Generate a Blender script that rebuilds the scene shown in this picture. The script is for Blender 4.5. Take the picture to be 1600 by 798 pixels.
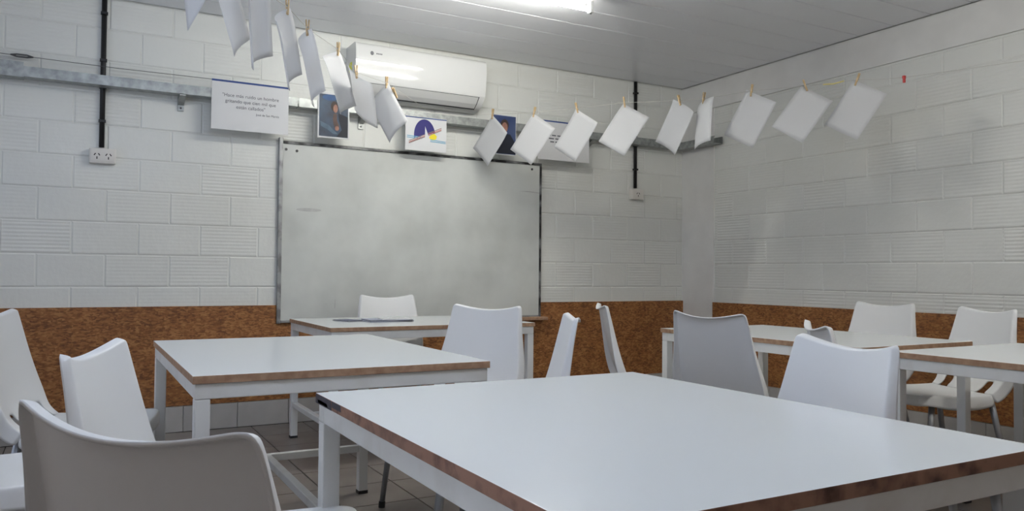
import bpy, bmesh, math, random
from mathutils import Matrix, Vector
random.seed(7)
PI = math.pi
for o in list(bpy.data.objects): bpy.data.objects.remove(o)
SC = bpy.context.scene
COL = SC.collection

# ------------------------------------------------------------------ camera
cam = bpy.data.cameras.new('camera'); camo = bpy.data.objects.new('camera', cam); COL.objects.link(camo)
cam.sensor_width = 36; cam.lens = 27.55; cam.clip_start = 0.02
Rt, U, B, C = (0.873753, -0.48629, 0.008807), (-0.019248, -0.016479, 0.999679), (-0.485988, -0.873642, -0.023759), (-4.597011, -5.220369, 0.98586)
camo.matrix_world = Matrix(((Rt[0], U[0], B[0], C[0]), (Rt[1], U[1], B[1], C[1]), (Rt[2], U[2], B[2], C[2]), (0, 0, 0, 1)))
SC.camera = camo
# ------------------------------------------------------------------ world, light, exposure
w = bpy.data.worlds.new('world'); SC.world = w; w.use_nodes = True
bg = w.node_tree.nodes['Background']; bg.inputs[0].default_value = (0.62, 0.76, 1.0, 1); bg.inputs[1].default_value = .2
vs = SC.view_settings
vs.view_transform = 'Standard'; vs.look = 'None'; vs.gamma = 1; vs.use_curve_mapping = False
vs.exposure = 0.90
def area(name, loc, rot, sx, sy, power, col):
    l = bpy.data.lights.new(name, 'AREA'); l.shape = 'RECTANGLE'; l.size = sx; l.size_y = sy; l.energy = power; l.color = col
    o = bpy.data.objects.new(name, l); COL.objects.link(o); o.location = loc; o.rotation_euler = rot; return o
WIN = [(-3.2, -2.1), (-1.8, -0.7)]          # window openings in the left wall (y range), z 0.95..2.15
for a, b in WIN:                            # daylight entering through each window
    area('window_daylight', (-5.78, (a + b) / 2, 1.55), (0, -PI / 2, 0), 1.2, b - a, 4, (0.66, 0.78, 1.0))
TUBE_W = 62.0                               # emission of the ceiling tubes
TUBE_COL = (1.0, 0.99, 0.925)

# ------------------------------------------------------------------ materials
MATS = {}
def nt(name):
    m = bpy.data.materials.new(name); m.use_nodes = True; MATS[name] = m
    n = m.node_tree.nodes; return m, n, m.node_tree.links, n['Principled BSDF']
def S(bsdf, **k):
    for a, v in k.items():
        a = a.replace('_', ' ')
        bsdf.inputs[a].default_value = (*v, 1) if isinstance(v, tuple) and len(v) == 3 else v
def lin(c): return tuple(((x / 255) / 12.92 if x / 255 < .04045 else ((x / 255 + .055) / 1.055) ** 2.4) for x in c)
def plain(name, col, rough=.5, metal=0, spec=.5):
    m, n, l, b = nt(name); S(b, Base_Color=tuple(col), Roughness=rough, Metallic=metal); b.inputs['Specular IOR Level'].default_value = spec
    return m
def noisy(name, c1, c2, scale=8, rough=.5, metal=0, detail=6, lo=.35, hi=.65, bump=0, stretch=(1, 1, 1), coord='Object', bscale=None, spec=.5):
    m, n, l, b = nt(name)
    tc = n.new('ShaderNodeTexCoord'); mp = n.new('ShaderNodeMapping'); mp.inputs['Scale'].default_value = stretch
    no = n.new('ShaderNodeTexNoise'); no.inputs['Scale'].default_value = scale; no.inputs['Detail'].default_value = detail
    cr = n.new('ShaderNodeValToRGB'); cr.color_ramp.elements[0].position = lo; cr.color_ramp.elements[1].position = hi
    cr.color_ramp.elements[0].color = (*c1, 1); cr.color_ramp.elements[1].color = (*c2, 1)
    l.new(tc.outputs[coord], mp.inputs['Vector']); l.new(mp.outputs[0], no.inputs['Vector']); l.new(no.outputs['Fac'], cr.inputs[0]); l.new(cr.outputs[0], b.inputs['Base Color'])
    S(b, Roughness=rough, Metallic=metal); b.inputs['Specular IOR Level'].default_value = spec
    if bump:
        bp = n.new('ShaderNodeBump'); bp.inputs['Strength'].default_value = bump; bp.inputs['Distance'].default_value = .003
        if bscale:
            n2 = n.new('ShaderNodeTexNoise'); n2.inputs['Scale'].default_value = bscale; l.new(tc.outputs[coord], n2.inputs['Vector']); l.new(n2.outputs['Fac'], bp.inputs['Height'])
        else: l.new(no.outputs['Fac'], bp.inputs['Height'])
        l.new(bp.outputs[0], b.inputs['Normal'])
    return m
plain('plastic', (.80, .80, .79), .38)
plain('paper', (.86, .86, .86), .7)
plain('white_metal', (.78, .78, .76), .35)
noisy('worn_white_metal', (.78, .78, .76), (.66, .64, .60), 9, .4, lo=.5, hi=.8)
plain('foot_black', (.02, .02, .02), .5)
plain('laminate', (.74, .76, .75), .22)
noisy('mdf_edge', (.30, .17, .10), (.42, .27, .17), 40, .7)
noisy('mdf_edge_worn', (.10, .045, .03), (.34, .18, .12), 22, .65, lo=.30, hi=.55)
plain('edge_stain', (.035, .03, .045), .5)
noisy('alu_leg', (.30, .31, .33), (.42, .43, .45), 12, .4, .6)
noisy('galvanised', (.25, .262, .255), (.43, .445, .43), 30, .42, .6, lo=.3, hi=.7)
plain('dark_steel', (.07, .07, .07), .5, .5)
plain('black_pvc', (.008, .008, .008), .45)
plain('outlet_plastic', (.74, .71, .66), .4)
plain('slot_dark', (.03, .02, .02), .6)
noisy('beam_paint', (.76, .75, .72), (.82, .81, .78), 5, .6, bump=.15, bscale=60)
plain('ceiling_pvc', (.84, .85, .88), .3)
plain('ceiling_back', (.10, .10, .10), .8)
noisy('floor_tile', (.20, .175, .155), (.27, .24, .215), 5, .35, lo=.3, hi=.7)
plain('grout', (.05, .045, .04), .9)
noisy('skirting_tile', (.40, .385, .365), (.46, .445, .425), 6, .35)
noisy('board_white', (.52, .535, .505), (.67, .685, .65), 2.4, .35, lo=.3, hi=.62, detail=8)
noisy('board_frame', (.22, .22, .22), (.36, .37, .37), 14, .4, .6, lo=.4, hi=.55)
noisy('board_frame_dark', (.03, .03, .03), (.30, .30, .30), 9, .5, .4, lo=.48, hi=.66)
noisy('smudge', (.44, .44, .43), (.54, .54, .52), 20, .5)
plain('ac_white', (.76, .76, .74), .07)
plain('ac_gap', (.06, .06, .06), .5)
plain('ac_vane', (.66, .66, .64), .35)
plain('mark_grey', (.16, .16, .17), .5)
plain('sticker_yellow', (.72, .74, .06), .5)
plain('wire', (.12, .12, .12), .5, .6)
plain('string_white', (.55, .53, .48), .8)
noisy('pin_wood', (.50, .35, .18), (.66, .50, .30), 60, .7)
plain('red_clip', (.55, .03, .03), .4)
plain('yellow_ribbon', (.70, .60, .22), .6)
plain('card_white', (.70, .70, .70), .6)
plain('ink_blue', (.03, .07, .24), .6)
plain('ink_text', (.11, .11, .13), .7)
plain('logo_navy', (.025, .02, .17), .6)
plain('logo_yellow', (.80, .66, .02), .6)
plain('logo_cyan', (.12, .40, .58), .6)
plain('logo_red', (.50, .12, .10), .6)
plain('logo_brown', (.25, .17, .14), .6)
noisy('painting_ground', (.012, .018, .035), (.045, .09, .16), 9, .5, lo=.3, hi=.75)
noisy('painting_coat', (.05, .085, .13), (.10, .16, .23), 14, .6)
noisy('painting_skin', (.20, .085, .06), (.40, .20, .14), 18, .6)
noisy('painting_sleeve', (.06, .04, .035), (.15, .085, .065), 18, .6)
plain('painting_hair', (.04, .022, .015), .6)
noisy('painting_sky', (.02, .06, .17), (.05, .12, .27), 8, .6)
plain('painting_dark', (.006, .009, .02), .6)
noisy('portrait_ground', (.02, .04, .13), (.05, .075, .16), 6, .5)
plain('folder_grey', (.28, .30, .38), .5)
plain('folder_navy', (.08, .085, .14), .5)
plain('window_frame', (.55, .55, .55), .4, .6)
plain('room_paint', (.70, .62, .56), .6)
plain('door_paint', (.40, .36, .32), .5)
# osb
m, n, l, b = nt('osb')
tc = n.new('ShaderNodeTexCoord'); mp = n.new('ShaderNodeMapping'); mp.inputs['Scale'].default_value = (26, 26, 60)
no = n.new('ShaderNodeTexNoise'); no.inputs['Scale'].default_value = 3; no.inputs['Detail'].default_value = 3
mx = n.new('ShaderNodeMixRGB'); mx.blend_type = 'ADD'; mx.inputs[0].default_value = 1.0
vo = n.new('ShaderNodeTexVoronoi'); vo.inputs['Scale'].default_value = 2.2
l.new(tc.outputs['Object'], mp.inputs[0]); l.new(tc.outputs['Object'], no.inputs[0]); no.inputs['Scale'].default_value = 14
l.new(mp.outputs[0], mx.inputs[1]); l.new(no.outputs['Color'], mx.inputs[2]); l.new(mx.outputs[0], vo.inputs['Vector'])
cr = n.new('ShaderNodeValToRGB'); e = cr.color_ramp.elements
e[0].position = .30; e[0].color = (.135, .046, .012, 1); e[1].position = .78; e[1].color = (.46, .22, .072, 1)
x = e.new(.42); x.color = (.215, .082, .020, 1); x = e.new(.55); x.color = (.30, .120, .034, 1)
sp = n.new('ShaderNodeSeparateColor'); l.new(vo.outputs['Color'], sp.inputs[0])
n3 = n.new('ShaderNodeTexNoise'); n3.inputs['Scale'].default_value = 12; n3.inputs['Detail'].default_value = 9; n3.inputs['Roughness'].default_value = .7; l.new(tc.outputs['Object'], n3.inputs[0])
ma = n.new('ShaderNodeMath'); ma.operation = 'MULTIPLY_ADD'; ma.inputs[1].default_value = .34; l.new(sp.outputs[0], ma.inputs[0])
mb = n.new('ShaderNodeMath'); mb.operation = 'MULTIPLY'; mb.inputs[1].default_value = .66; l.new(n3.outputs['Fac'], mb.inputs[0]); l.new(mb.outputs[0], ma.inputs[2])
l.new(ma.outputs[0], cr.inputs[0]); l.new(cr.outputs[0], b.inputs['Base Color']); S(b, Roughness=.6)
bp = n.new('ShaderNodeBump'); bp.inputs['Strength'].default_value = .3; bp.inputs['Distance'].default_value = .002; l.new(ma.outputs[0], bp.inputs['Height']); l.new(bp.outputs[0], b.inputs['Normal'])
# painted ridged hollow brick
m, n, l, b = nt('brick_paint')
tc = n.new('ShaderNodeTexCoord'); sx = n.new('ShaderNodeSeparateXYZ'); l.new(tc.outputs['Object'], sx.inputs[0])
m1 = n.new('ShaderNodeMath'); m1.operation = 'MULTIPLY'; m1.inputs[1].default_value = 2 * PI / .0215; l.new(sx.outputs['Z'], m1.inputs[0])
m2 = n.new('ShaderNodeMath'); m2.operation = 'SINE'; l.new(m1.outputs[0], m2.inputs[0])
oi = n.new('ShaderNodeObjectInfo'); pw = n.new('ShaderNodeMath'); pw.operation = 'POWER'; pw.inputs[1].default_value = 2.2; l.new(oi.outputs['Random'], pw.inputs[0])
m3 = n.new('ShaderNodeMath'); m3.operation = 'MULTIPLY'; l.new(m2.outputs[0], m3.inputs[0]); l.new(pw.outputs[0], m3.inputs[1])
nn = n.new('ShaderNodeTexNoise'); nn.inputs['Scale'].default_value = 28; nn.inputs['Detail'].default_value = 4; l.new(tc.outputs['Object'], nn.inputs[0])
m4 = n.new('ShaderNodeMath'); m4.operation = 'MULTIPLY_ADD'; m4.inputs[1].default_value = 1.6; l.new(nn.outputs['Fac'], m4.inputs[0]); l.new(m3.outputs[0], m4.inputs[2])
bp = n.new('ShaderNodeBump'); bp.inputs['Strength'].default_value = .42; bp.inputs['Distance'].default_value = .0022; l.new(m4.outputs[0], bp.inputs['Height']); l.new(bp.outputs[0], b.inputs['Normal'])
n5 = n.new('ShaderNodeTexNoise'); n5.inputs['Scale'].default_value = 3; l.new(tc.outputs['Object'], n5.inputs[0])
cr = n.new('ShaderNodeValToRGB'); cr.color_ramp.elements[0].color = (.75, .755, .71, 1); cr.color_ramp.elements[1].color = (.81, .815, .77, 1); l.new(n5.outputs['Fac'], cr.inputs[0]); l.new(cr.outputs[0], b.inputs['Base Color'])
S(b, Roughness=.42)
# emission of the tubes, thin glass
m, n, l, b = nt('tube_light'); S(b, Base_Color=(1., 1., 1.), Emission_Color=TUBE_COL, Emission_Strength=TUBE_W)
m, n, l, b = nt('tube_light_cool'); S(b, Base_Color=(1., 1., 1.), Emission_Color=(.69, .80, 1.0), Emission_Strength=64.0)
m, n, l, b = nt('glass')
tr = n.new('ShaderNodeBsdfTransparent'); gl = n.new('ShaderNodeBsdfGlossy'); gl.inputs['Roughness'].default_value = .02; ms = n.new('ShaderNodeMixShader'); ms.inputs[0].default_value = .06
l.new(tr.outputs[0], ms.inputs[1]); l.new(gl.outputs[0], ms.inputs[2]); l.new(ms.outputs[0], n['Material Output'].inputs['Surface'])
# paper lets a little light through
m = MATS['paper']; n = m.node_tree.nodes; l = m.node_tree.links
tl = n.new('ShaderNodeBsdfTranslucent'); tl.inputs[0].default_value = (.85, .85, .85, 1); ms = n.new('ShaderNodeMixShader'); ms.inputs[0].default_value = .45
l.new(n['Principled BSDF'].outputs[0], ms.inputs[1]); l.new(tl.outputs[0], ms.inputs[2]); l.new(ms.outputs[0], n['Material Output'].inputs['Surface'])

# ------------------------------------------------------------------ helpers
def link(name, me, mat, parent=None, smooth=False):
    for mm in (mat if isinstance(mat, (list, tuple)) else [mat]):
        if mm and len(me.materials) < 4 and MATS[mm].name not in [q.name for q in me.materials]: me.materials.append(MATS[mm])
    if smooth:
        for f in me.polygons: f.use_smooth = True
    o = bpy.data.objects.new(name, me); COL.objects.link(o)
    if parent: o.parent = parent
    return o
def obj(name, bm, mat, parent=None, smooth=False):
    me = bpy.data.meshes.new(name); bmesh.ops.recalc_face_normals(bm, faces=bm.faces); bm.to_mesh(me); bm.free()
    return link(name, me, mat, parent, smooth)
def tag(o, label, cat, group=None):
    o['label'] = label; o['category'] = cat
    if group: o['group'] = group
    return o
def thing(name, label, cat, loc=(0, 0, 0), rz=0, group=None):
    o = bpy.data.objects.new(name, None); COL.objects.link(o); o.location = loc; o.rotation_euler = (0, 0, rz); o.empty_display_size = .1
    return tag(o, label, cat, group)
def struct(o): o['kind'] = 'structure'; return o
def box(bm, x0, x1, y0, y1, z0, z1, bev=0):
    r = bmesh.ops.create_cube(bm, size=1)
    for v in r['verts']: v.co = Vector(((x0 + x1) / 2 + v.co.x * (x1 - x0), (y0 + y1) / 2 + v.co.y * (y1 - y0), (z0 + z1) / 2 + v.co.z * (z1 - z0)))
    if bev:
        es = {e for v in r['verts'] for e in v.link_edges}
        bmesh.ops.bevel(bm, geom=list(es), offset=bev, segments=2, affect='EDGES', profile=.6)
    return bm
def bx(*a, bev=0): return box(bmesh.new(), *a, bev=bev)
def tube(bm, pts, r, seg=10, cap=True):
    pts = [Vector(p) for p in pts]; rings = []
    for i, p in enumerate(pts):
        t = (pts[min(i + 1, len(pts) - 1)] - pts[max(i - 1, 0)]).normalized()
        a = t.cross(Vector((0, 0, 1)) if abs(t.z) < .95 else Vector((1, 0, 0))).normalized(); c = t.cross(a)
        rr = r[i] if isinstance(r, (list, tuple)) else r
        rings.append([bm.verts.new(p + (a * math.cos(2 * PI * k / seg) + c * math.sin(2 * PI * k / seg)) * rr) for k in range(seg)])
    for A, Bq in zip(rings, rings[1:]):
        for k in range(seg): bm.faces.new((A[k], A[(k + 1) % seg], Bq[(k + 1) % seg], Bq[k]))
    if cap: bm.faces.new(rings[0]); bm.faces.new(rings[-1][::-1])
    return bm
def poly(bm, pts):
    return bm.faces.new([bm.verts.new(p) for p in pts])
def extrude_profile(prof, x0, x1):
    bm = bmesh.new(); a = [bm.verts.new((x0, y, z)) for y, z in prof]; c = [bm.verts.new((x1, y, z)) for y, z in prof]
    k = len(prof); bm.faces.new(a); bm.faces.new(c[::-1])
    for i in range(k): bm.faces.new((a[i], c[i], c[(i + 1) % k], a[(i + 1) % k]))
    return bm
def copy_tree(o, parent=None):
    c = o.copy(); COL.objects.link(c); c.parent = parent
    for ch in [q for q in o.children]: copy_tree(ch, c)
    return c

# ------------------------------------------------------------------ the room
XL, YF, ZC = -5.65, -7.0, 2.606
struct(obj('wall_back', bx(XL - .1, .12, .004, .15, 0, ZC + .1), 'brick_paint'))
struct(obj('wall_right', bx(.004, .15, YF - .1, .15, 0, ZC + .1), 'brick_paint'))
struct(obj('wall_front', bx(XL - .1, .12, YF - .15, YF, 0, ZC + .1), 'room_paint'))
bm = bmesh.new(); ys = [YF, WIN[0][0], WIN[0][1], WIN[1][0], WIN[1][1], .15]
box(bm, XL - .15, XL, YF, .15, 0, .95); box(bm, XL - .15, XL, YF, .15, 2.15, ZC + .1)
for a, c in ((ys[0], ys[1]), (ys[2], ys[3]), (ys[4], ys[5])): box(bm, XL - .15, XL, a, c, .95, 2.15)
struct(obj('wall_left', bm, 'room_paint'))
for i, (a, c) in enumerate(WIN):
    wroot = bpy.data.objects.new('window_%d' % (i + 1), None); COL.objects.link(wroot); wroot.location = (XL - .07, (a + c) / 2, 1.55); struct(wroot)
    h = (c - a) / 2; bm = bmesh.new()
    for s in (-1, 1):
        box(bm, -.02, .02, s * h - .02 - .02 * s, s * h + .02 - .02 * s, -.6, .6); box(bm, -.02, .02, -h, h, s * .58 - .02, s * .58 + .02)
    box(bm, -.015, .015, -.02, .02, -.56, .56)
    obj('window_frame', bm, 'window_frame', wroot)
    for s in (0, 1): obj('pane', bx(-.002, .002, -h + .04 if not s else .02, -.02 if not s else h - .04, -.56, .56), 'glass', wroot)
# bricks, one object each, sharing meshes
BP, BH, BED = .350, .1915, 1.272
def brick_mesh(L, H):
    bm = bmesh.new(); d, e = .0042, .006; x, z = L / 2 - .0018, H / 2 - .0018
    o = [bm.verts.new((sx * x, d, sz * z)) for sx, sz in ((-1, -1), (1, -1), (1, 1), (-1, 1))]
    f = [bm.verts.new((sx * (x - e), 0, sz * (z - e))) for sx, sz in ((-1, -1), (1, -1), (1, 1), (-1, 1))]
    bm.faces.new(f)
    for k in range(4): bm.faces.new((o[k], o[(k + 1) % 4], f[(k + 1) % 4], f[k]))
    me = bpy.data.meshes.new('brick'); bmesh.ops.recalc_face_normals(bm, faces=bm.faces); bm.to_mesh(me); bm.free(); me.materials.append(MATS['brick_paint']); return me
BM = {}
def brick(parent, u0, u1, z0, z1, wall):
    L, H = round(u1 - u0, 3), round(z1 - z0, 3)
    if L < .03 or H < .03: return
    if (L, H) not in BM: BM[(L, H)] = brick_mesh(L, H)
    o = bpy.data.objects.new('brick', BM[(L, H)]); COL.objects.link(o); o.parent = parent
    j = random.uniform(-.0012, .0012)
    if wall == 'b': o.location = ((u0 + u1) / 2, j, (z0 + z1) / 2)
    else: o.location = (j, (u0 + u1) / 2, (z0 + z1) / 2); o.rotation_euler = (0, 0, -PI / 2)
wb, wr = bpy.data.objects['wall_back'], bpy.data.objects['wall_right']
ZBEAM = 2.375
for wall, par, lo, hi, ztop, ph in (('b', wb, XL, -.002, ZC, -4.448), ('r', wr, -4.7, -.388, ZBEAM - .010, -2.516)):
    for k in range(-3, 8):
        z0, z1 = max(BED + k * BH, .70), min(BED + (k + 1) * BH, ztop)
        off = ph + (BP / 2 if k % 2 else 0); i0 = math.floor((lo - off) / BP)
        for i in range(i0, i0 + 30):
            a, c = max(off + i * BP, lo), min(off + (i + 1) * BP, hi)
            if c > a: brick(par, a, c, z0, z1, wall)
obj('column', bx(-.006, .02, -.386, .01, 0, ZBEAM, bev=.004), 'beam_paint', wr)
obj('beam', bx(-.014, .02, YF, .01, ZBEAM, ZC - .001, bev=.004), 'beam_paint', wr)
# osb wainscot
t1 = bpy.data.objects.new('trim_1', None); COL.objects.link(t1); struct(t1)
for a, c in ((XL, -4.9), (-4.9, -2.46), (-2.46, -.004)): obj('osb_panel', bx(a + .001, c - .001, -.016, -.0015, .16, .77), 'osb', t1)
t2 = bpy.data.objects.new('trim_2', None); COL.objects.link(t2); struct(t2)
for a, c in ((-2.83, -.39), (-5.27, -2.83), (YF, -5.27)): obj('osb_panel', bx(-.024, -.009, a + .001, c - .001, .16, .77), 'osb', t2)
# skirting tiles
for nm, wall in (('baseboard_back', 'b'), ('baseboard_right', 'r')):
    r = bpy.data.objects.new(nm, None); COL.objects.link(r); struct(r)
    me = bpy.data.meshes.new('tile'); bm = bx(-.1585, .1585, -.010, .004, .002, .157, bev=.002); bm.to_mesh(me); bm.free(); me.materials.append(MATS['skirting_tile'])
    for i in range(18):
        o = bpy.data.objects.new('tile', me); COL.objects.link(o); o.parent = r
        if wall == 'b': o.location = (-3.62 + .32 * (11 - i) + .16 - .32 * .2, -.006, 0)
        else: o.location = (-.012, -.20 - .32 * i, 0); o.rotation_euler = (0, 0, -PI / 2)
        if wall == 'b' and (o.location.x > -.15 or o.location.x < XL + .1): bpy.data.objects.remove(o)
# floor tiles
fl = struct(obj('floor', bx(XL - .1, .1, YF - .1, .1, -.1, -.004), 'grout'))
TS = .33; me = bpy.data.meshes.new('tile'); bm = bx(-TS / 2 + .003, TS / 2 - .003, -TS / 2 + .003, TS / 2 - .003, -.012, 0, bev=.0015); bm.to_mesh(me); bm.free(); me.materials.append(MATS['floor_tile'])
for i in range(-8, 11):
    for j in range(0, 16):
        x, y = -3.27 + TS / 2 + i * TS, -.02 - TS / 2 - j * TS
        if x - TS / 2 < XL - .3 or x + TS / 2 > .3: continue
        o = bpy.data.objects.new('tile', me); COL.objects.link(o); o.parent = fl; o.location = (x, y, 0)
# ceiling boards
ce = struct(obj('ceiling', bx(XL - .1, .1, YF - .1, .1, ZC + .02, ZC + .12), 'ceiling_back'))
bm = bmesh.new(); prof = [(-.1235, .012), (-.1235, .004), (-.1195, 0), (.1195, 0), (.1235, .004), (.1235, .012)]
me = bpy.data.meshes.new('ceiling_board'); bm = extrude_profile(prof, XL + .006, -.024); bmesh.ops.recalc_face_normals(bm, faces=bm.faces); bm.to_mesh(me); bm.free(); me.materials.append(MATS['ceiling_pvc'])
for i in range(28):
    o = bpy.data.objects.new('ceiling_board', me); COL.objects.link(o); o.parent = ce; o.location = (0, -.012 - .125 - .2525 * i + .05 * (0), ZC)

# ------------------------------------------------------------------ ceiling lamps
def lamp(x, y, label, mat='tube_light'):
    t = thing('fluorescent_lamp', label, 'ceiling lamp', (x, y, ZC))
    obj('housing', bx(-.61, .61, -.022, .022, -.040, -.001, bev=.006), 'white_metal', t)
    for s in (-1, 1):
        k = obj('tube_socket', bx(s * .600 - .012, s * .600 + .012, -.016, .016, -.106, -.040, bev=.003), 'ac_vane', t)
        obj('contact_pin', tube(bmesh.new(), [(s * .600, 0, -.106), (s * .600, 0, -.112)], .004, 8), 'foot_black', k)
    obj('tube', tube(bmesh.new(), [(-.588, 0, -.085), (.588, 0, -.085)], .014, 14), mat, t, True)
lamp(-2.62, -1.50, 'lit fluorescent tube lamp on the ceiling above the white sheets')
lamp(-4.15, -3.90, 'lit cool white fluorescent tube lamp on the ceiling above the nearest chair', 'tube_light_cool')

lamp(-1.55, -4.45, 'unseen fluorescent tube lamp added as fill light on the ceiling near the right wall')  # out-of-view lamp, added as fill to even out the room light

# ------------------------------------------------------------------ tables
def table(x0, x1, y0, y1, label, along, edge='mdf_edge', stain=False, rz=0):
    cx, cy = (x0 + x1) / 2, (y0 + y1) / 2; a, c = (x1 - x0) / 2, (y1 - y0) / 2
    t = thing('table', label, 'table', (cx, cy, 0), rz, 'white classroom tables')
    H, TH = .707, .022
    bm = bx(-a, a, -c, c, H - TH, H, bev=.0015); bm.normal_update()
    o = obj('table_top', bm, ['laminate', edge], t)
    for f in o.data.polygons: f.material_index = 0 if abs(f.normal.z) > .9 else 1
    if stain:
        bm = bmesh.new()
        for (p, q, zz0, zz1) in ((c - .002, c - .13, .0, 1), (c - .13, c - .20, .35, 1), (c - .02, c - .10, .1, .5)):
            poly(bm, [(-a - .0004, p, H - TH + TH * zz0), (-a - .0004, q, H - TH + TH * zz0), (-a - .0004, q + .006, H - TH * (1 - zz1) - .001), (-a - .0004, p, H - TH * (1 - zz1) - .001)])
        obj('edge_stain', bm, 'edge_stain', o)
    i, L, zr = .006, .04, H - TH
    for s in (-1, 1):
        obj('frame_rail', bx(-a + i, a - i, s * (c - i) - (L if s > 0 else 0), s * (c - i) + (0 if s > 0 else L), zr - .042, zr - .0005, bev=.003), 'worn_white_metal', t)
        obj('frame_rail', bx(s * (a - i) - (L if s > 0 else 0), s * (a - i) + (0 if s > 0 else L), -c + i + L, c - i - L, zr - .042, zr - .0005, bev=.003), 'worn_white_metal', t)
        for q in (-1, 1):
            lx, ly = s * (a - i - L / 2), q * (c - i - L / 2)
            k = obj('leg', bx(lx - L / 2, lx + L / 2, ly - L / 2, ly + L / 2, .012, zr - .0425, bev=.003), 'white_metal', t)
            obj('foot_cap', bx(lx - L / 2 - .001, lx + L / 2 + .001, ly - L / 2 - .001, ly + L / 2 + .001, 0, .014), 'foot_black', k)
    e = i + L
    if along == 'y':
        for s in (-1, 1): obj('stretcher', bx(-a + e, a - e, s * (c - i - L / 2) - .015, s * (c - i - L / 2) + .015, .185, .215, bev=.003), 'worn_white_metal', t)
        obj('stretcher', bx(-.015, .015, -c + e - .005, c - e + .005, .185, .215, bev=.003), 'worn_white_metal', t)
    else:
        for s in (-1, 1): obj('stretcher', bx(s * (a - i - L / 2) - .015, s * (a - i - L / 2) + .015, -c + e, c - e, .185, .215, bev=.003), 'worn_white_metal', t)
        obj('stretcher', bx(-a + e - .005, a - e + .005, -.015, .015, .185, .215, bev=.003), 'worn_white_metal', t)
    return t
table(-4.105, -3.185, -4.51, -3.405, 'large white table nearest the camera with a worn dark brown edge', 'y', 'mdf_edge_worn', True)
table(-4.32, -3.43, -2.985, -1.775, 'white table with brown edge left of the whiteboard, behind the nearest table', 'y')
table(-3.47, -2.27, -1.32, -.455, 'white desk standing right under the whiteboard with papers on top', 'x')
table(-1.885, -1.13, -3.18, -1.97, 'white table in the right back corner by the pillar', 'y')
table(-1.90, -1.02, -4.52, -3.31, 'white table cut by the right edge of the picture', 'y')

# ------------------------------------------------------------------ chairs
ROWS = [(-.292, .832, .1735), (-.2905, .826, .1755), (-.283, .795, .179), (-.270, .740, .186), (-.257, .685, .193), (-.243, .630, .203), (-.229, .580, .213), (-.212, .532, .217), (-.196, .500, .212), (-.172, .470, .201), (-.135, .449, .196),
        (-.09, .440, .200), (-.03, .436, .207), (.04, .437, .212), (.11, .441, .211), (.165, .445, .206), (.195, .446, .198), (.212, .444, .184)]
JR, NT = 10, 16
def smooth(a, b, x):
    x = min(1, max(0, (x - a) / (b - a))); return x * x * (3 - 2 * x)
def build_shell():
    P = []
    for i, (y, z, h) in enumerate(ROWS):
        row = []
        i0, i1 = max(i - 1, 0), min(i + 1, len(ROWS) - 1)
        tg = Vector((0, ROWS[i1][0] - ROWS[i0][0], ROWS[i1][1] - ROWS[i0][1])).normalized()
        nr = Vector((0, -tg.z, tg.y)) if True else None
        for j in range(NT + 1):
            t = -1 + 2 * j / NT
            c = .022 * (1 - smooth(7, 11, i)) * t * t + (.010 * t * t if i > JR else 0)
            p = Vector((t * h, y, z)) + nr * c
            if i < 6: p.z -= .014 * (1 - t * t) * (1 - i / 6)
            row.append(p)
        P.append(row)
    nI = len(ROWS)
    loop = [(0, j) for j in range(NT + 1)] + [(i, NT) for i in range(1, nI)] + [(nI - 1, j) for j in range(NT - 1, -1, -1)] + [(i, 0) for i in range(nI - 2, 0, -1)]
    def nrm(i, j):
        a = P[min(i + 1, nI - 1)][j] - P[max(i - 1, 0)][j]; b2 = P[i][min(j + 1, NT)] - P[i][max(j - 1, 0)]
        return b2.cross(a).normalized() * -1
    rings = {}
    K = len(loop)
    for k, (i, j) in enumerate(loop):
        n = nrm(i, j)
        if (n.y if i < 7 else n.z) < 0: n = -n
        pa, pb = loop[k - 1], loop[(k + 1) % K]
        tg = (P[pb[0]][pb[1]] - P[pa[0]][pa[1]]).normalized(); b2 = tg.cross(n)
        mid = P[i][NT // 2] if 0 < i < nI - 1 else P[1 if i == 0 else nI - 2][j]
        if b2.dot(P[i][j] - mid) < 0: b2 = -b2
        f = .016 + .034 * smooth(1, 9, i) + .012 * smooth(9, 12, i)
        if i >= nI - 3: f = .05
        p = P[i][j]
        rings[(i, j)] = [p + b2 * .004 - n * .002, p + b2 * .008 - n * .009, p + b2 * .011 - n * f]
    def mesh(name, r0, r1):
        vs_, ids, fs = [], {}, []
        def vid(key, co):
            if key not in ids: ids[key] = len(vs_); vs_.append(co)
            return ids[key]
        for i in range(r0, r1):
            for j in range(NT):
                tc_ = abs(-1 + 2 * (j + .5) / NT)
                if i in (8, 9) and .5 < tc_ < .75: continue
                fs.append([vid((a, c), P[a][c]) for a, c in ((i, j), (i, j + 1), (i + 1, j + 1), (i + 1, j))])
        for k in range(K):
            A, Bq = loop[k], loop[(k + 1) % K]
            if min(A[0], Bq[0]) >= r0 and max(A[0], Bq[0]) <= r1:
                prev = (vid(A, P[A[0]][A[1]]), vid(Bq, P[Bq[0]][Bq[1]]))
                for s in range(3):
                    cur = (vid(A + (s,), rings[A][s]), vid(Bq + (s,), rings[Bq][s])); fs.append([prev[1], prev[0], cur[0], cur[1]]); prev = cur
        me = bpy.data.meshes.new(name); me.from_pydata([tuple(v) for v in vs_], [], fs)
        bm = bmesh.new(); bm.from_mesh(me); bmesh.ops.recalc_face_normals(bm, faces=bm.faces)
        # front faces must look at the sitter
        s = sum((f.normal.y + f.normal.z) * f.calc_area() for f in bm.faces)
        if s < 0: bmesh.ops.reverse_faces(bm, faces=bm.faces)
        bm.to_mesh(me); bm.free(); return me
    return mesh('backrest', 0, JR), mesh('seat', JR, nI - 1)
me_back, me_seat = build_shell()
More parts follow.
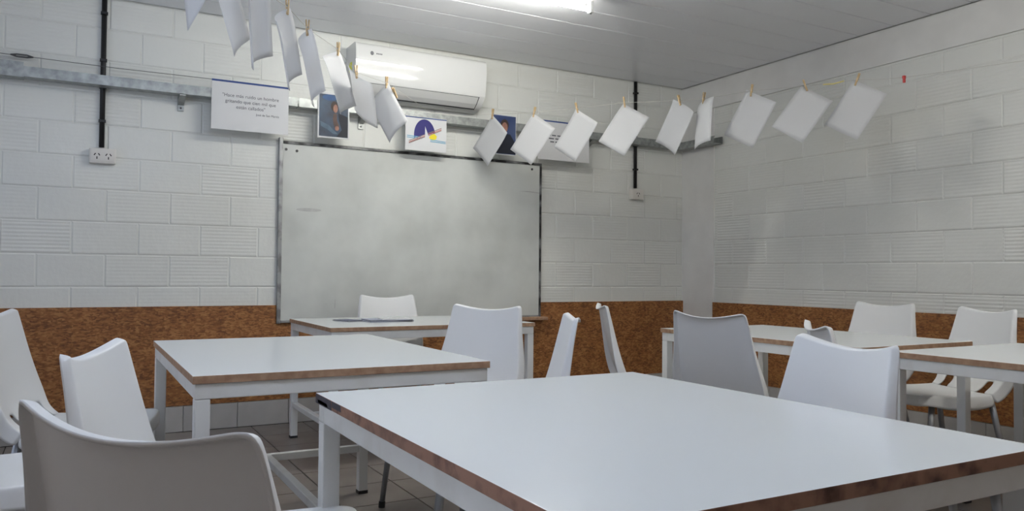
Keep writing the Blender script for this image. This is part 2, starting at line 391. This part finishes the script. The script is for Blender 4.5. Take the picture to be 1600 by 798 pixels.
def make_chair():
    t = thing('plastic_chair', '-', 'chair', (0, 0, 0), 0, 'white plastic chairs')
    for nm, me in (('backrest', me_back), ('seat', me_seat)):
        o = link(nm, me, 'plastic', t, True)
        sb = o.modifiers.new('smooth', 'SUBSURF'); sb.levels = sb.render_levels = 2
        so = o.modifiers.new('thick', 'SOLIDIFY'); so.thickness = .005; so.offset = -1
    for sx in (-1, 1):
        for (ty, by, bxx) in ((-.150, -.235, .218), (.150, .200, .205)):
            k = obj('leg', tube(bmesh.new(), [(sx * .176, ty, .425), (sx * .190, ty + (by - ty) * .35, .27), (sx * bxx, by, .012)], [.014, .0135, .0115], 10), 'alu_leg', t, True)
            obj('foot_cap', tube(bmesh.new(), [(sx * (bxx - .0005), by - .002 * (1 if by > 0 else -1), .026), (sx * bxx, by, 0)], .014, 10), 'foot_black', k)
    return t
CH = [  # ear midpoint x, y, facing degrees, ear height shift, label
    (-2.793, -.305, -91, 'white plastic chair behind the desk, against the whiteboard'),
    (-2.95, -2.00, -150, 'white plastic chair in front of the right end of the whiteboard, at the left table'),
    (-3.066, -2.865, 153, 'white plastic chair seen edge-on leaning right, just right of the whiteboard'),
    (-2.31, -2.07, -30, 'white plastic chair seen edge-on leaning left before the brown wall panel'),
    (-2.38, -2.875, 5, 'white plastic chair seen from behind in front of the corner pillar'),
    (-3.062, -4.00, 163, 'bluish white plastic chair tucked in at the far right side of the nearest table'),
    (-2.55, -3.55, -40, 'white plastic chair of which only a small backrest top shows before the right tables'),
    (-.55, -2.32, 180, 'white plastic chair by the right wall, nearer to the corner'),
    (-.727, -2.994, 160, 'white plastic chair by the right wall, nearer to the picture edge'),
    (-4.542, -3.522, -17, 'white plastic chair turned sideways left of the tables, its top slanting up to the right'),
    (-4.533, -4.33, 32, 'white plastic chair closest to the camera, seen from behind with a shaded back'),
    (-4.815, -1.975, -14, 'white plastic chair cut by the left edge, before the brown panel'),
    (-5.00, -2.70, 2, 'white plastic chair whose seat alone shows at the lower left edge'),
]
proto = make_chair()
for i, (x, y, fdeg, lab) in enumerate(CH):
    c = proto if i == 0 else copy_tree(proto)
    f = math.radians(fdeg); c.location = (x + .262 * math.cos(f), y + .262 * math.sin(f), 0); c.rotation_euler = (0, 0, f - PI / 2); c['label'] = lab

# ------------------------------------------------------------------ whiteboard
t = thing('whiteboard', 'large smudged whiteboard with worn metal frame on the back wall', 'whiteboard', (-2.453, -.02, .655))
hw, hh = 1.0, 1.19
obj('writing_surface', bx(-hw + .015, hw - .015, -.006, .012, .015, hh - .015), 'board_white', t)
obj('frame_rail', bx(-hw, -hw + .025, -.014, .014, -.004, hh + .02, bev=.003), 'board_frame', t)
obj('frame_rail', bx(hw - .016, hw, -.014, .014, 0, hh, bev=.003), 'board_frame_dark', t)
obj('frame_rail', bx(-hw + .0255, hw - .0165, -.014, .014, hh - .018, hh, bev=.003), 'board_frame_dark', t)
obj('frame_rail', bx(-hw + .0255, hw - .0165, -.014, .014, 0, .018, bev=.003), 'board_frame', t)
obj('pen_ledge', bx(.30, hw + .03, -.075, -.0145, -.018, .006, bev=.004), 'mdf_edge', t)
for x, z in ((-.955, 1.135), (-.885, 1.13), (.915, 1.14)):
    obj('screw', tube(bmesh.new(), [(x, -.006, z), (x, -.010, z)], .009, 10), 'dark_steel', t)
bm = bmesh.new()
for k in range(14):
    a, r_ = 2 * PI * k / 14, 1
ring = [(-.80 + .085 * math.cos(2 * PI * k / 14), -.0066, .745 + .012 * math.sin(2 * PI * k / 14)) for k in range(14)]; poly(bm, ring)
poly(bm, [(.80, -.0066, .965), (.99, -.0066, .957), (.99, -.0066, .962), (.90, -.0066, .970)])
poly(bm, [(-.62, -.0066, .09), (-.613, -.0066, .09), (-.612, -.0066, .15), (-.617, -.0066, .15)])
obj('smudge', bm, 'smudge', t)

# ------------------------------------------------------------------ cable tray
def tray_profile(y0, y1, z0, z1):
    th = .003
    return [(y0, z0), (y1, z0), (y1, z1), (y1 - .012, z1), (y1 - .012, z1 - th), (y1 - th, z1 - th), (y1 - th, z0 + th), (y0 + th, z0 + th), (y0 + th, z1 - th), (y0 + .012, z1 - th), (y0 + .012, z1), (y0, z1)]
t = thing('cable_tray', 'galvanised steel cable tray running along the back wall below the ceiling', 'cable tray', (0, 0, 0))
ZT0, ZT1 = 2.060, 2.117
for a, c in ((XL + .02, -3.36), (-3.352, -1.25), (-1.242, -.015)): obj('tray_channel', extrude_profile(tray_profile(-.120, -.034, ZT0, ZT1), a, c), 'galvanised', t)
bm = extrude_profile(tray_profile(-.115, -.02, ZT0, ZT1), -.50, -.118)
for v in bm.verts: v.co = Vector((v.co.y, v.co.x, v.co.z))
obj('tray_channel', bm, 'galvanised', t)
obj('coupling_sleeve', extrude_profile([(-.1225, ZT0 - .005), (-.033, ZT0 - .005), (-.033, ZT1 + .018), (-.0335, ZT1 + .018), (-.0335, ZT0 - .001), (-.1205, ZT0 - .001), (-.1205, ZT1 + .022), (-.1225, ZT1 + .022)], -5.25, -4.872), 'galvanised', t)
for x in (-4.05, -2.9, -1.02):
    k = obj('bracket', extrude_profile([(-.112, ZT0 - .001), (-.112, ZT0 - .008), (-.012, ZT0 - .05), (-.012, ZT0 - .085), (-.003, ZT0 - .085), (-.003, ZT0 - .001)], x - .018, x + .018), 'galvanised', t)
    obj('bolt', tube(bmesh.new(), [(x, -.012, ZT0 - .068), (x, -.018, ZT0 - .068)], .006, 8), 'dark_steel', k)

# ------------------------------------------------------------------ conduits and sockets
for x, ztop, side, ns in ((-4.478, ZC - .004, 'left', 2), (-.531, ZC - .004, 'right', 1)):
    o = thing('conduit_pipe', 'black conduit pipe running down the back wall to the %s' % ('socket box left of the whiteboard' if ns == 2 else 'socket box right of the whiteboard'), 'pipe', (x, -.0155, 1.70), 0, 'black conduit pipes')
    obj('pipe', tube(bmesh.new(), [(0, 0, .012), (0, 0, ztop - 1.70)], .0145, 12), 'black_pvc', o, True)
    for z in (.16, .36, .52, .80):
        obj('clip', bx(-.019, .019, -.0165, .0125, z, z + .014), 'black_pvc', o)
    c = thing('socket_box', 'small off-white double wall socket at the end of the left black pipe' if ns == 2 else 'small white wall socket at the end of the right black pipe', 'socket', (x + .006, -.002, 1.615), 0, 'wall socket boxes')
    hw = .070 if ns == 2 else .062
    obj('box', bx(-hw, hw, -.042, 0, 0, .088, bev=.006), 'outlet_plastic', c)
    obj('cover_plate', bx(-hw + .008, hw - .008, -.046, -.0405, .010, .078, bev=.002), 'outlet_plastic', c)
    for sx in ((-.03, .03) if ns == 2 else (0,)):
        k = obj('outlet', bx(sx - .022, sx + .022, -.048, -.0455, .020, .068, bev=.001), 'outlet_plastic', c)
        bm = bmesh.new()
        for dx, dz, rr in ((-.011, .050, .6), (.011, .050, -.6), (0, .030, 0)):
            r = bmesh.ops.create_cube(bm, size=1)
            M = Matrix.Translation((sx + dx, -.0482, dz)) @ Matrix.Rotation(rr, 4, 'Y') @ Matrix.Diagonal((.0055, .001, .015, 1)); bmesh.ops.transform(bm, matrix=M, verts=r['verts'])
        obj('slot', bm, 'slot_dark', k)

# ------------------------------------------------------------------ air conditioner
t = thing('air_conditioner', 'white wall-mounted split air conditioner above the whiteboard', 'air conditioner', (-2.52, 0, 2.17))
pr = [(-.002, .352), (-.180, .352), (-.195, .347), (-.204, .338), (-.209, .325), (-.2125, .30), (-.214, .275), (-.2137, .25), (-.2118, .225), (-.2092, .20), (-.2062, .17), (-.2030, .14), (-.2000, .115), (-.196, .095), (-.193, .0885), (-.150, .042), (-.105, .012), (-.05, 0), (-.002, 0)]
bm = extrude_profile(pr, -.485, .485); o = obj('casing', bm, 'ac_white', t, True); o.data.set_sharp_from_angle(angle=.5)
def slab(pts, x0, x1, off):   # strip following the lower front of the casing
    bm = bmesh.new(); a = []
    for (y, z), (ny, nz) in pts: a.append((y + ny * off, z + nz * off))
    lo = [bm.verts.new((x0, y, z)) for y, z in a]; hi = [bm.verts.new((x1, y, z)) for y, z in a]
    for i in range(len(a) - 1): bm.faces.new((lo[i], hi[i], hi[i + 1], lo[i + 1]))
    return bm
n1 = (-.73, -.68)
obj('outlet_gap', slab([((-.193, .088), n1), ((-.150, .042), n1), ((-.105, .012), (-.5, -.86))], -.40, .44, .0015), 'ac_gap', t)
va = obj('vane', slab([((-.1905, .0855), n1), ((-.152, .044), n1), ((-.118, .020), (-.5, -.86))], -.392, .432, .005), 'ac_vane', t)
so = va.modifiers.new('thick', 'SOLIDIFY'); so.thickness = .003
bm = bmesh.new(); poly(bm, [(-.375 + .012 * math.cos(2 * PI * k / 16), -.2144, .283 + .014 * math.sin(2 * PI * k / 16)) for k in range(16)])
for k in range(4): x = -.345 + .011 * k; poly(bm, [(x, -.2146, .279), (x + .008, -.2146, .279), (x + .008, -.2146, .288), (x, -.2146, .288)])
obj('maker_mark', bm, 'mark_grey', t)
obj('energy_sticker', bx(-.4868, -.4855, -.13, -.07, .17, .23), 'sticker_yellow', t)
obj('display_mark', bx(.35, .395, -.2055, -.2040, .150, .156), 'card_white', t)

# ------------------------------------------------------------------ posters hanging on the tray
def text_mesh(body, size, align='CENTER'):
    cu = bpy.data.curves.new('t', 'FONT'); cu.body = body; cu.size = size; cu.align_x = align
    o = bpy.data.objects.new('t', cu); COL.objects.link(o); dg = bpy.context.evaluated_depsgraph_get(); dg.update()
    me = bpy.data.meshes.new_from_object(o.evaluated_get(dg)); bpy.data.objects.remove(o); bpy.data.curves.remove(cu)
    me.transform(Matrix.Rotation(PI / 2, 4, 'X')); return me
YP = -.1268
def sheet_card(name, label, cat, x0, x1, z0, z1, mat='card_white', group=None):
    t = thing(name, label, cat, ((x0 + x1) / 2, YP, z0), 0, group)
    obj('card', bx(-(x1 - x0) / 2, (x1 - x0) / 2, 0, .004, 0, z1 - z0), mat, t); return t
def flat(name, t, mat, pts, lift=1): 
    bm = bmesh.new(); poly(bm, [(x, -.0006 * lift, z) for x, z in pts]); return obj(name, bm, mat, t)
def ell(cx, cz, rx, rz, a0=0, a1=2 * PI, n=20): return [(cx + rx * math.cos(a0 + (a1 - a0) * k / n), cz + rz * math.sin(a0 + (a1 - a0) * k / n)) for k in range(n + (0 if a1 - a0 > 6.2 else 1))]
t = sheet_card('quote_poster', 'white poster with a printed quotation left of the whiteboard top', 'poster', -3.888, -3.420, 1.866, 2.174)
flat('top_stripe', t, 'ink_blue', [(-.234, .296), (.234, .296), (.234, .308), (-.234, .308)])
for i, (s, dx, z, sz) in enumerate((('"Hace m\u00e1s ruido un hombre', 0.0, .207, .030), ('gritando que cien mil que', 0.0, .172, .030), ('est\u00e1n callados"', -.0, .137, .030))):
    o = link('text_line', text_mesh(s, sz), 'ink_text', t); o.location = (dx, -.0012, z)
o = link('text_line', text_mesh('Jos\u00e9 de San Mart\u00edn', .019, 'RIGHT'), 'ink_text', t); o.location = (.175, -.0012, .104)
t = sheet_card('quote_poster', 'white poster with blue top stripe half hidden by papers, right of the whiteboard', 'poster', -1.546, -1.076, 1.864, 2.166)
flat('top_stripe', t, 'ink_blue', [(-.235, .292), (.235, .292), (.235, .302), (-.235, .302)])
bm = bmesh.new(); random.seed(3)
for r, z in enumerate((.185, .160, .135)):
    x = -.15 + .012 * r
    while x < .13:
        wl = random.uniform(.02, .05); poly(bm, [(x, -.0006, z), (x + wl, -.0006, z), (x + wl, -.0006, z + .009), (x, -.0006, z + .009)]); x += wl + .012
obj('text_line', bm, 'ink_text', t)
# painting print, a seated figure
t = sheet_card('portrait_print', 'dark blue painted portrait print of a person resting chin on hand', 'picture', -3.230, -3.018, 1.873, 2.172)
flat('painted_ground', t, 'painting_ground', [(-.097, .010), (.097, .010), (.097, .289), (-.097, .289)])
flat('painted_sky', t, 'painting_sky', ell(-.028, .268, .050, .020), 2)
flat('painted_coat', t, 'painting_coat', [(-.092, .11), (-.07, .10), (-.03, .085), (.0, .055), (.03, .03), (.0, .028), (-.04, .055), (-.085, .075)], 2)
flat('painted_dark', t, 'painting_dark', [(.03, .17), (.095, .15), (.095, .012), (.02, .012), (.055, .06), (.035, .12)], 2)
flat('painted_hair', t, 'painting_hair', ell(.004, .212, .024, .034), 3)
flat('painted_face', t, 'painting_skin', ell(.011, .198, .015, .028), 4)
flat('painted_hand', t, 'painting_sleeve', [(.0, .165), (.02, .165), (.022, .12), (.038, .085), (.03, .06), (.012, .06), (.0, .09), (-.006, .13)], 3)
flat('painted_wrist', t, 'painting_skin', ell(.022, .068, .014, .016), 4)
# second portrait
t = sheet_card('portrait_print', 'blue portrait print of a dark-coated figure half hidden by hanging paper', 'picture', -1.950, -1.738, 1.870, 2.165)
flat('painted_ground', t, 'portrait_ground', [(-.102, .005), (.102, .005), (.102, .290), (-.102, .290)])
flat('painted_coat', t, 'painting_dark', [(-.10, .008), (.10, .008), (.10, .09), (.055, .155), (-.04, .155), (-.10, .09)], 2)
flat('painted_hair', t, 'painting_hair', ell(.008, .222, .034, .042), 3)
flat('painted_face', t, 'painting_skin', ell(.008, .203, .025, .038), 4)
# emblem card
t = sheet_card('emblem_card', 'white card with a navy disc and white sail emblem above the whiteboard', 'sign', -2.618, -2.307, 1.843, 2.080)
flat('top_stripe', t, 'ink_blue', [(-.1555, .229), (.1555, .229), (.1555, .236), (-.1555, .236)])
flat('navy_disc', t, 'logo_navy', ell(-.012, .112, .080, .112, math.radians(12), math.radians(180), 24) + [(-.092, .09)] )
flat('yellow_sun', t, 'logo_yellow', [(.02, .098), (.035, .118), (.062, .128), (.082, .112), (.075, .09), (.045, .078)], 2)
for i, (z, mt, x0, x1, dz) in enumerate(((.098, 'logo_cyan', -.145, -.02, -.004), (.086, 'logo_cyan', -.145, -.03, -.002), (.082, 'logo_cyan', .03, .148, -.008), (.070, 'logo_cyan', .03, .148, -.006))):
    flat('wave_line', t, mt, [(x0, z), (x1, z + dz), (x1, z + dz + .005), (x0, z + .005)], 3)
for i, (z, mt) in enumerate(((.062, 'logo_brown'), (.052, 'logo_red'), (.045, 'logo_brown'))):
    flat('slanted_line', t, mt, [(-.13, z), (.115, z + .108), (.115, z + .113), (-.13, z + .005)], 4)
flat('sail', t, 'card_white', [(-.010, .175), (-.012, .03), (.045, .03), (.02, .10)], 5)

# ------------------------------------------------------------------ wire on the wall
t = thing('tension_wire', 'thin grey wire with a turnbuckle above the left end of the cable tray', 'wire', (-5.0, -.045, 2.19))
obj('wire', tube(bmesh.new(), [(-.5, 0, .005), (.0, 0, 0), (.6, 0, -.006), (1.28, 0, .0)], .0018, 6), 'wire', t)
obj('turnbuckle', tube(bmesh.new(), [(.06, 0, 0), (.09, 0, .006), (.14, 0, .006), (.17, 0, -.002)], .004, 8), 'wire', t)
obj('turnbuckle', tube(bmesh.new(), [(.06, 0, 0), (.09, 0, -.008), (.14, 0, -.008), (.17, 0, -.002)], .004, 8), 'wire', t)

# ------------------------------------------------------------------ papers on the clothesline
PAP = [
    [[-4.2502, -2.343, 1.9896], [[0.2823, 0.9592, -0.0141], [-0.7974, 0.2428, 0.5525], [0.5334, -0.1447, 0.8334]], 0.0, -0.085],
    [[-4.1075, -2.1853, 1.9613], [[0.4071, -0.8417, -0.3545], [0.7083, 0.5361, -0.4593], [0.5767, -0.0641, 0.8144]], 0.0, -0.085],
    [[-4.0051, -2.2088, 1.9131], [[0.5029, -0.8481, -0.167], [0.6909, 0.5105, -0.512], [0.5194, 0.1421, 0.8426]], 0.0, -0.045],
    [[-3.8076, -1.8378, 1.9402], [[0.4306, -0.8573, -0.2822], [0.6968, 0.5145, -0.4998], [0.5737, 0.0186, 0.8188]], 0.0, 0.085],
    [[-3.6662, -1.6738, 1.9149], [[-0.0054, 0.9891, -0.1473], [-0.9817, 0.0228, 0.1889], [0.1902, 0.1456, 0.9709]], 0.0, 0.075],
    [[-3.4067, -1.228, 1.9798], [[0.6254, -0.6907, -0.363], [0.6647, 0.7153, -0.2156], [0.4086, -0.1065, 0.9065]], 0.0, 0.105],
    [[-3.282, -1.2241, 1.9171], [[0.3929, 0.8567, -0.3341], [-0.7181, 0.0589, -0.6934], [-0.5744, 0.5124, 0.6384]], 0.0, -0.01],
    [[-2.9649, -0.7397, 1.9513], [[0.2647, 0.9279, -0.2626], [-0.7952, 0.3641, 0.4849], [0.5456, 0.0804, 0.8342]], 0.0, 0.085],
    [[-2.0431, -0.2951, 1.9316], [[0.2204, 0.957, 0.1885], [-0.6827, 0.2894, -0.6709], [-0.6966, 0.0191, 0.7172]], 0.0, -0.105],
    [[-1.874, -0.5953, 1.9157], [[0.3907, 0.8562, 0.3382], [-0.7196, 0.5131, -0.4679], [-0.5741, -0.0606, 0.8165]], 0.0, -0.105],
    [[-1.6686, -0.8265, 1.9253], [[0.3144, 0.8951, 0.316], [-0.7796, 0.4334, -0.4521], [-0.5417, -0.1043, 0.8341]], 0.0, -0.105],
    [[-1.4877, -1.1154, 1.9378], [[0.4566, 0.7836, 0.4213], [-0.7246, 0.6023, -0.335], [-0.5163, -0.1523, 0.8428]], 0.0, -0.095],
    [[-1.2902, -1.3848, 1.9264], [[0.1157, 0.9918, 0.0551], [-0.8222, 0.1268, -0.5549], [-0.5573, 0.0188, 0.8301]], 0.0, -0.06],
    [[-1.2146, -1.5658, 1.9243], [[-0.2232, 0.9526, 0.2065], [-0.9524, -0.2583, 0.1621], [0.2078, -0.1605, 0.9649]], 0.0, 0.025],
    [[-1.0392, -1.7795, 1.939], [[0.3239, 0.9172, 0.2321], [-0.8189, 0.3946, -0.4167], [-0.4738, -0.0551, 0.8789]], 0.0, -0.065],
    [[-0.8747, -2.0293, 1.9462], [[0.3813, 0.8141, 0.4379], [-0.7528, 0.5484, -0.3641], [-0.5365, -0.1909, 0.822]], 0.0, -0.075],
    [[-0.6864, -2.248, 1.9506], [[0.3287, 0.8781, 0.3478], [-0.793, 0.4566, -0.4033], [-0.5129, -0.1433, 0.8464]], 0.0, -0.075],
]
CURL = [0, 3, 7, 6, -6, 6, -3, -4, 1.5, 1, 1, 1, 6, -5, 1, 1, 1]
PW = ['leftmost sheet on the line, cut off by the top edge', 'second sheet from the left on the line, cut off by the top edge', 'narrow third sheet from the left on the line, reaching the top edge',
      'narrow curled sheet hanging above the right end of the quotation poster', 'tall curled sheet hanging just left of the bearded portrait print', 'curled sheet hanging over the right top of the painted portrait',
      'shaded grey sheet hanging before the left end of the air conditioner', 'twisted sheet hanging left of the emblem card', 'slanted sheet covering the left half of the blue portrait',
      'slanted sheet at the right top corner of the whiteboard', 'slanted sheet over the right quotation poster', 'slanted sheet hanging before the right black pipe',
      'curled sheet hanging left of the room corner', 'narrow bent sheet hanging at the corner pillar', 'third slanted sheet from the right end of the line, by the pillar', 'second slanted sheet from the right end of the line', 'last slanted sheet on the line, next to the red clip']
PW[1] = 'second sheet from the left on the line, reaching the top edge'
PW[4] = 'tall curled sheet hanging just left of the painted portrait with raised hand'
def sheet(u, v, k):
    y = -(1 - math.cos(k * u)) / k if abs(k) > 1e-4 else 0
    x = math.sin(k * u) / k if abs(k) > 1e-4 else u
    return Vector((x, y, v))
def make_pin(name, label, loc, rot, scale=1):
    t = thing(name, label, 'clothespin', loc, 0, 'wooden clothespins on the line'); t.rotation_euler = rot
    for s in (-1, 1):
        bm = bmesh.new(); pts = [(.0005, -.038), (.0045, -.036), (.0065, -.006), (.0085, .034), (.0045, .036), (.0015, -.002)]
        a = [bm.verts.new((-.005, s * y, z)) for y, z in pts]; c = [bm.verts.new((.005, s * y, z)) for y, z in pts]
        bm.faces.new(a); bm.faces.new(c[::-1])
        for i in range(6): bm.faces.new((a[i], c[i], c[(i + 1) % 6], a[(i + 1) % 6]))
        obj('prong', bm, 'pin_wood', t)
    obj('spring', tube(bmesh.new(), [(-.0065, 0, 0), (.0065, 0, 0)], .0035, 8), 'galvanised', t)
    return t
random.seed(11)
LINE_L, LINE_R = [], []
for i, (c, M, k, u) in enumerate(PAP):
    k = CURL[i]; M3 = Matrix(M); c = Vector(c)
    edge = (sheet(.105, 0, k).y if k else 0)
    nU, nV = 10, 10; vs_, fs = [], []
    for b_ in range(nV + 1):
        for a_ in range(nU + 1):
            uu, vv = -.105 + .21 * a_ / nU, -.1485 + .297 * b_ / nV
            q = sheet(uu, vv, k); q.y -= edge; q.y += .9 * max(0, vv - .05) ** 2 * (1 if i % 2 else -1)
            vs_.append(tuple(M3 @ q))
    for b_ in range(nV):
        for a_ in range(nU):
            p = b_ * (nU + 1) + a_; fs.append((p, p + 1, p + nU + 2, p + nU + 1))
    me = bpy.data.meshes.new('paper_sheet'); me.from_pydata(vs_, [], fs)
    o = link('paper_sheet', me, 'paper', None, True); o.location = c
    so = o.modifiers.new('thick', 'SOLIDIFY'); so.thickness = .0004
    tag(o, 'blank white ' + PW[i], 'paper', 'blank sheets hung on the clothesline')
    uc = max(-.092, min(.092, u)); q = sheet(uc, .140, k); q.y -= edge; q.y += .9 * .09 ** 2 * (1 if i % 2 else -1)
    tp = c + M3 @ q
    n = M3 @ Vector((0, 1, 0)); yaw = math.atan2(-n.x, n.y)
    if i >= 0:
        make_pin('clothespin', 'clothespin of the ' + PW[i].replace(' sheet', ' sheet').replace('hanging ', ''), tp + Vector((0, 0, .022)), (0, random.uniform(-.35, .35), yaw))
    (LINE_L if i < 8 else LINE_R).append(tp + Vector((0, 0, .018)))
q = Matrix(PAP[7][1]) @ (sheet(.098, .06, CURL[7]) - Vector((0, sheet(.105, 0, CURL[7]).y, 0))) + Vector(PAP[7][0])
make_pin('clothespin', 'second wooden clothespin on the edge of the twisted sheet by the emblem card', q + Vector((.012, 0, .014)), (0, -.75, .6))
pts = [Vector((-5.6, -3.9, 2.10))] + LINE_L + [Vector((-2.42, -.122, 2.120)), Vector((-2.19, -.122, 2.120))] + LINE_R
end = Vector((-.012, -3.30, 2.155))
red = Vector((-.52, -2.44, 2.118)); pts += [Vector((-.60, -2.36, 2.115)), red, end]
tag(obj('clothesline', tube(bmesh.new(), pts, .0013, 6), 'string_white'), 'thin string stretched across the room carrying the paper sheets', 'string')
t = thing('plastic_clip', 'small red clip on the string right of the last sheet', 'clip', red)
obj('clip_body', bx(-.006, .006, -.006, .006, -.030, -.004, bev=.002), 'red_clip', t)
obj('clip_jaw', bx(-.009, .009, -.007, .007, -.006, .010, bev=.002), 'red_clip', t)
a = LINE_R[-2].lerp(LINE_R[-1], .35); c = LINE_R[-2].lerp(LINE_R[-1], .75)
tag(obj('ribbon', tube(bmesh.new(), [a + Vector((0, 0, -.004)), a.lerp(c, .5) + Vector((0, 0, -.007)), c + Vector((0, 0, .003))], .004, 6), 'yellow_ribbon'), 'short yellow ribbon on the string between the last two sheets', 'ribbon')

# ------------------------------------------------------------------ papers on the desk
ZD = .7072
for nm, lab, cat, x, y, z, hx, hy, h, rz, mt in (
        ('folder', 'grey-blue folder lying at the bottom of the pile on the desk', 'folder', -3.02, -.88, ZD, .135, .10, .006, .10, 'folder_grey'),
        ('notebook', 'dark thin notebook at the left end of the desk pile', 'notebook', -3.13, -.80, ZD, .05, .08, .007, .3, 'folder_navy'),
        ('document', 'white document lying on top of the folder on the desk', 'document', -2.97, -.90, ZD + .0122, .085, .08, .003, -.12, 'paper')):
    if nm == 'notebook': x -= .09
    o = thing(nm, lab, cat, (x, y, z), rz)
    if nm == 'document': obj('sheet', bx(-hx, hx, -hy, hy, 0, h), mt, o)
    else:
        obj('cover', bx(-hx, hx, -hy, hy, 0, .0015), mt, o); obj('pages', bx(-hx + .004, hx - .004, -hy + .004, hy - .004, .0015, h - .0015), 'card_white', o); obj('cover', bx(-hx, hx, -hy, hy, h - .0015, h), mt, o)
o = thing('folder', 'grey-blue folder lying second in the pile on the desk', 'folder', (-3.01, -.885, ZD + .0061), -.05)
obj('cover', bx(-.13, .13, -.095, .095, 0, .0015), 'folder_navy', o); obj('pages', bx(-.126, .126, -.09, .09, .0015, .0045), 'card_white', o); obj('cover', bx(-.13, .13, -.095, .095, .0045, .006), 'folder_grey', o)
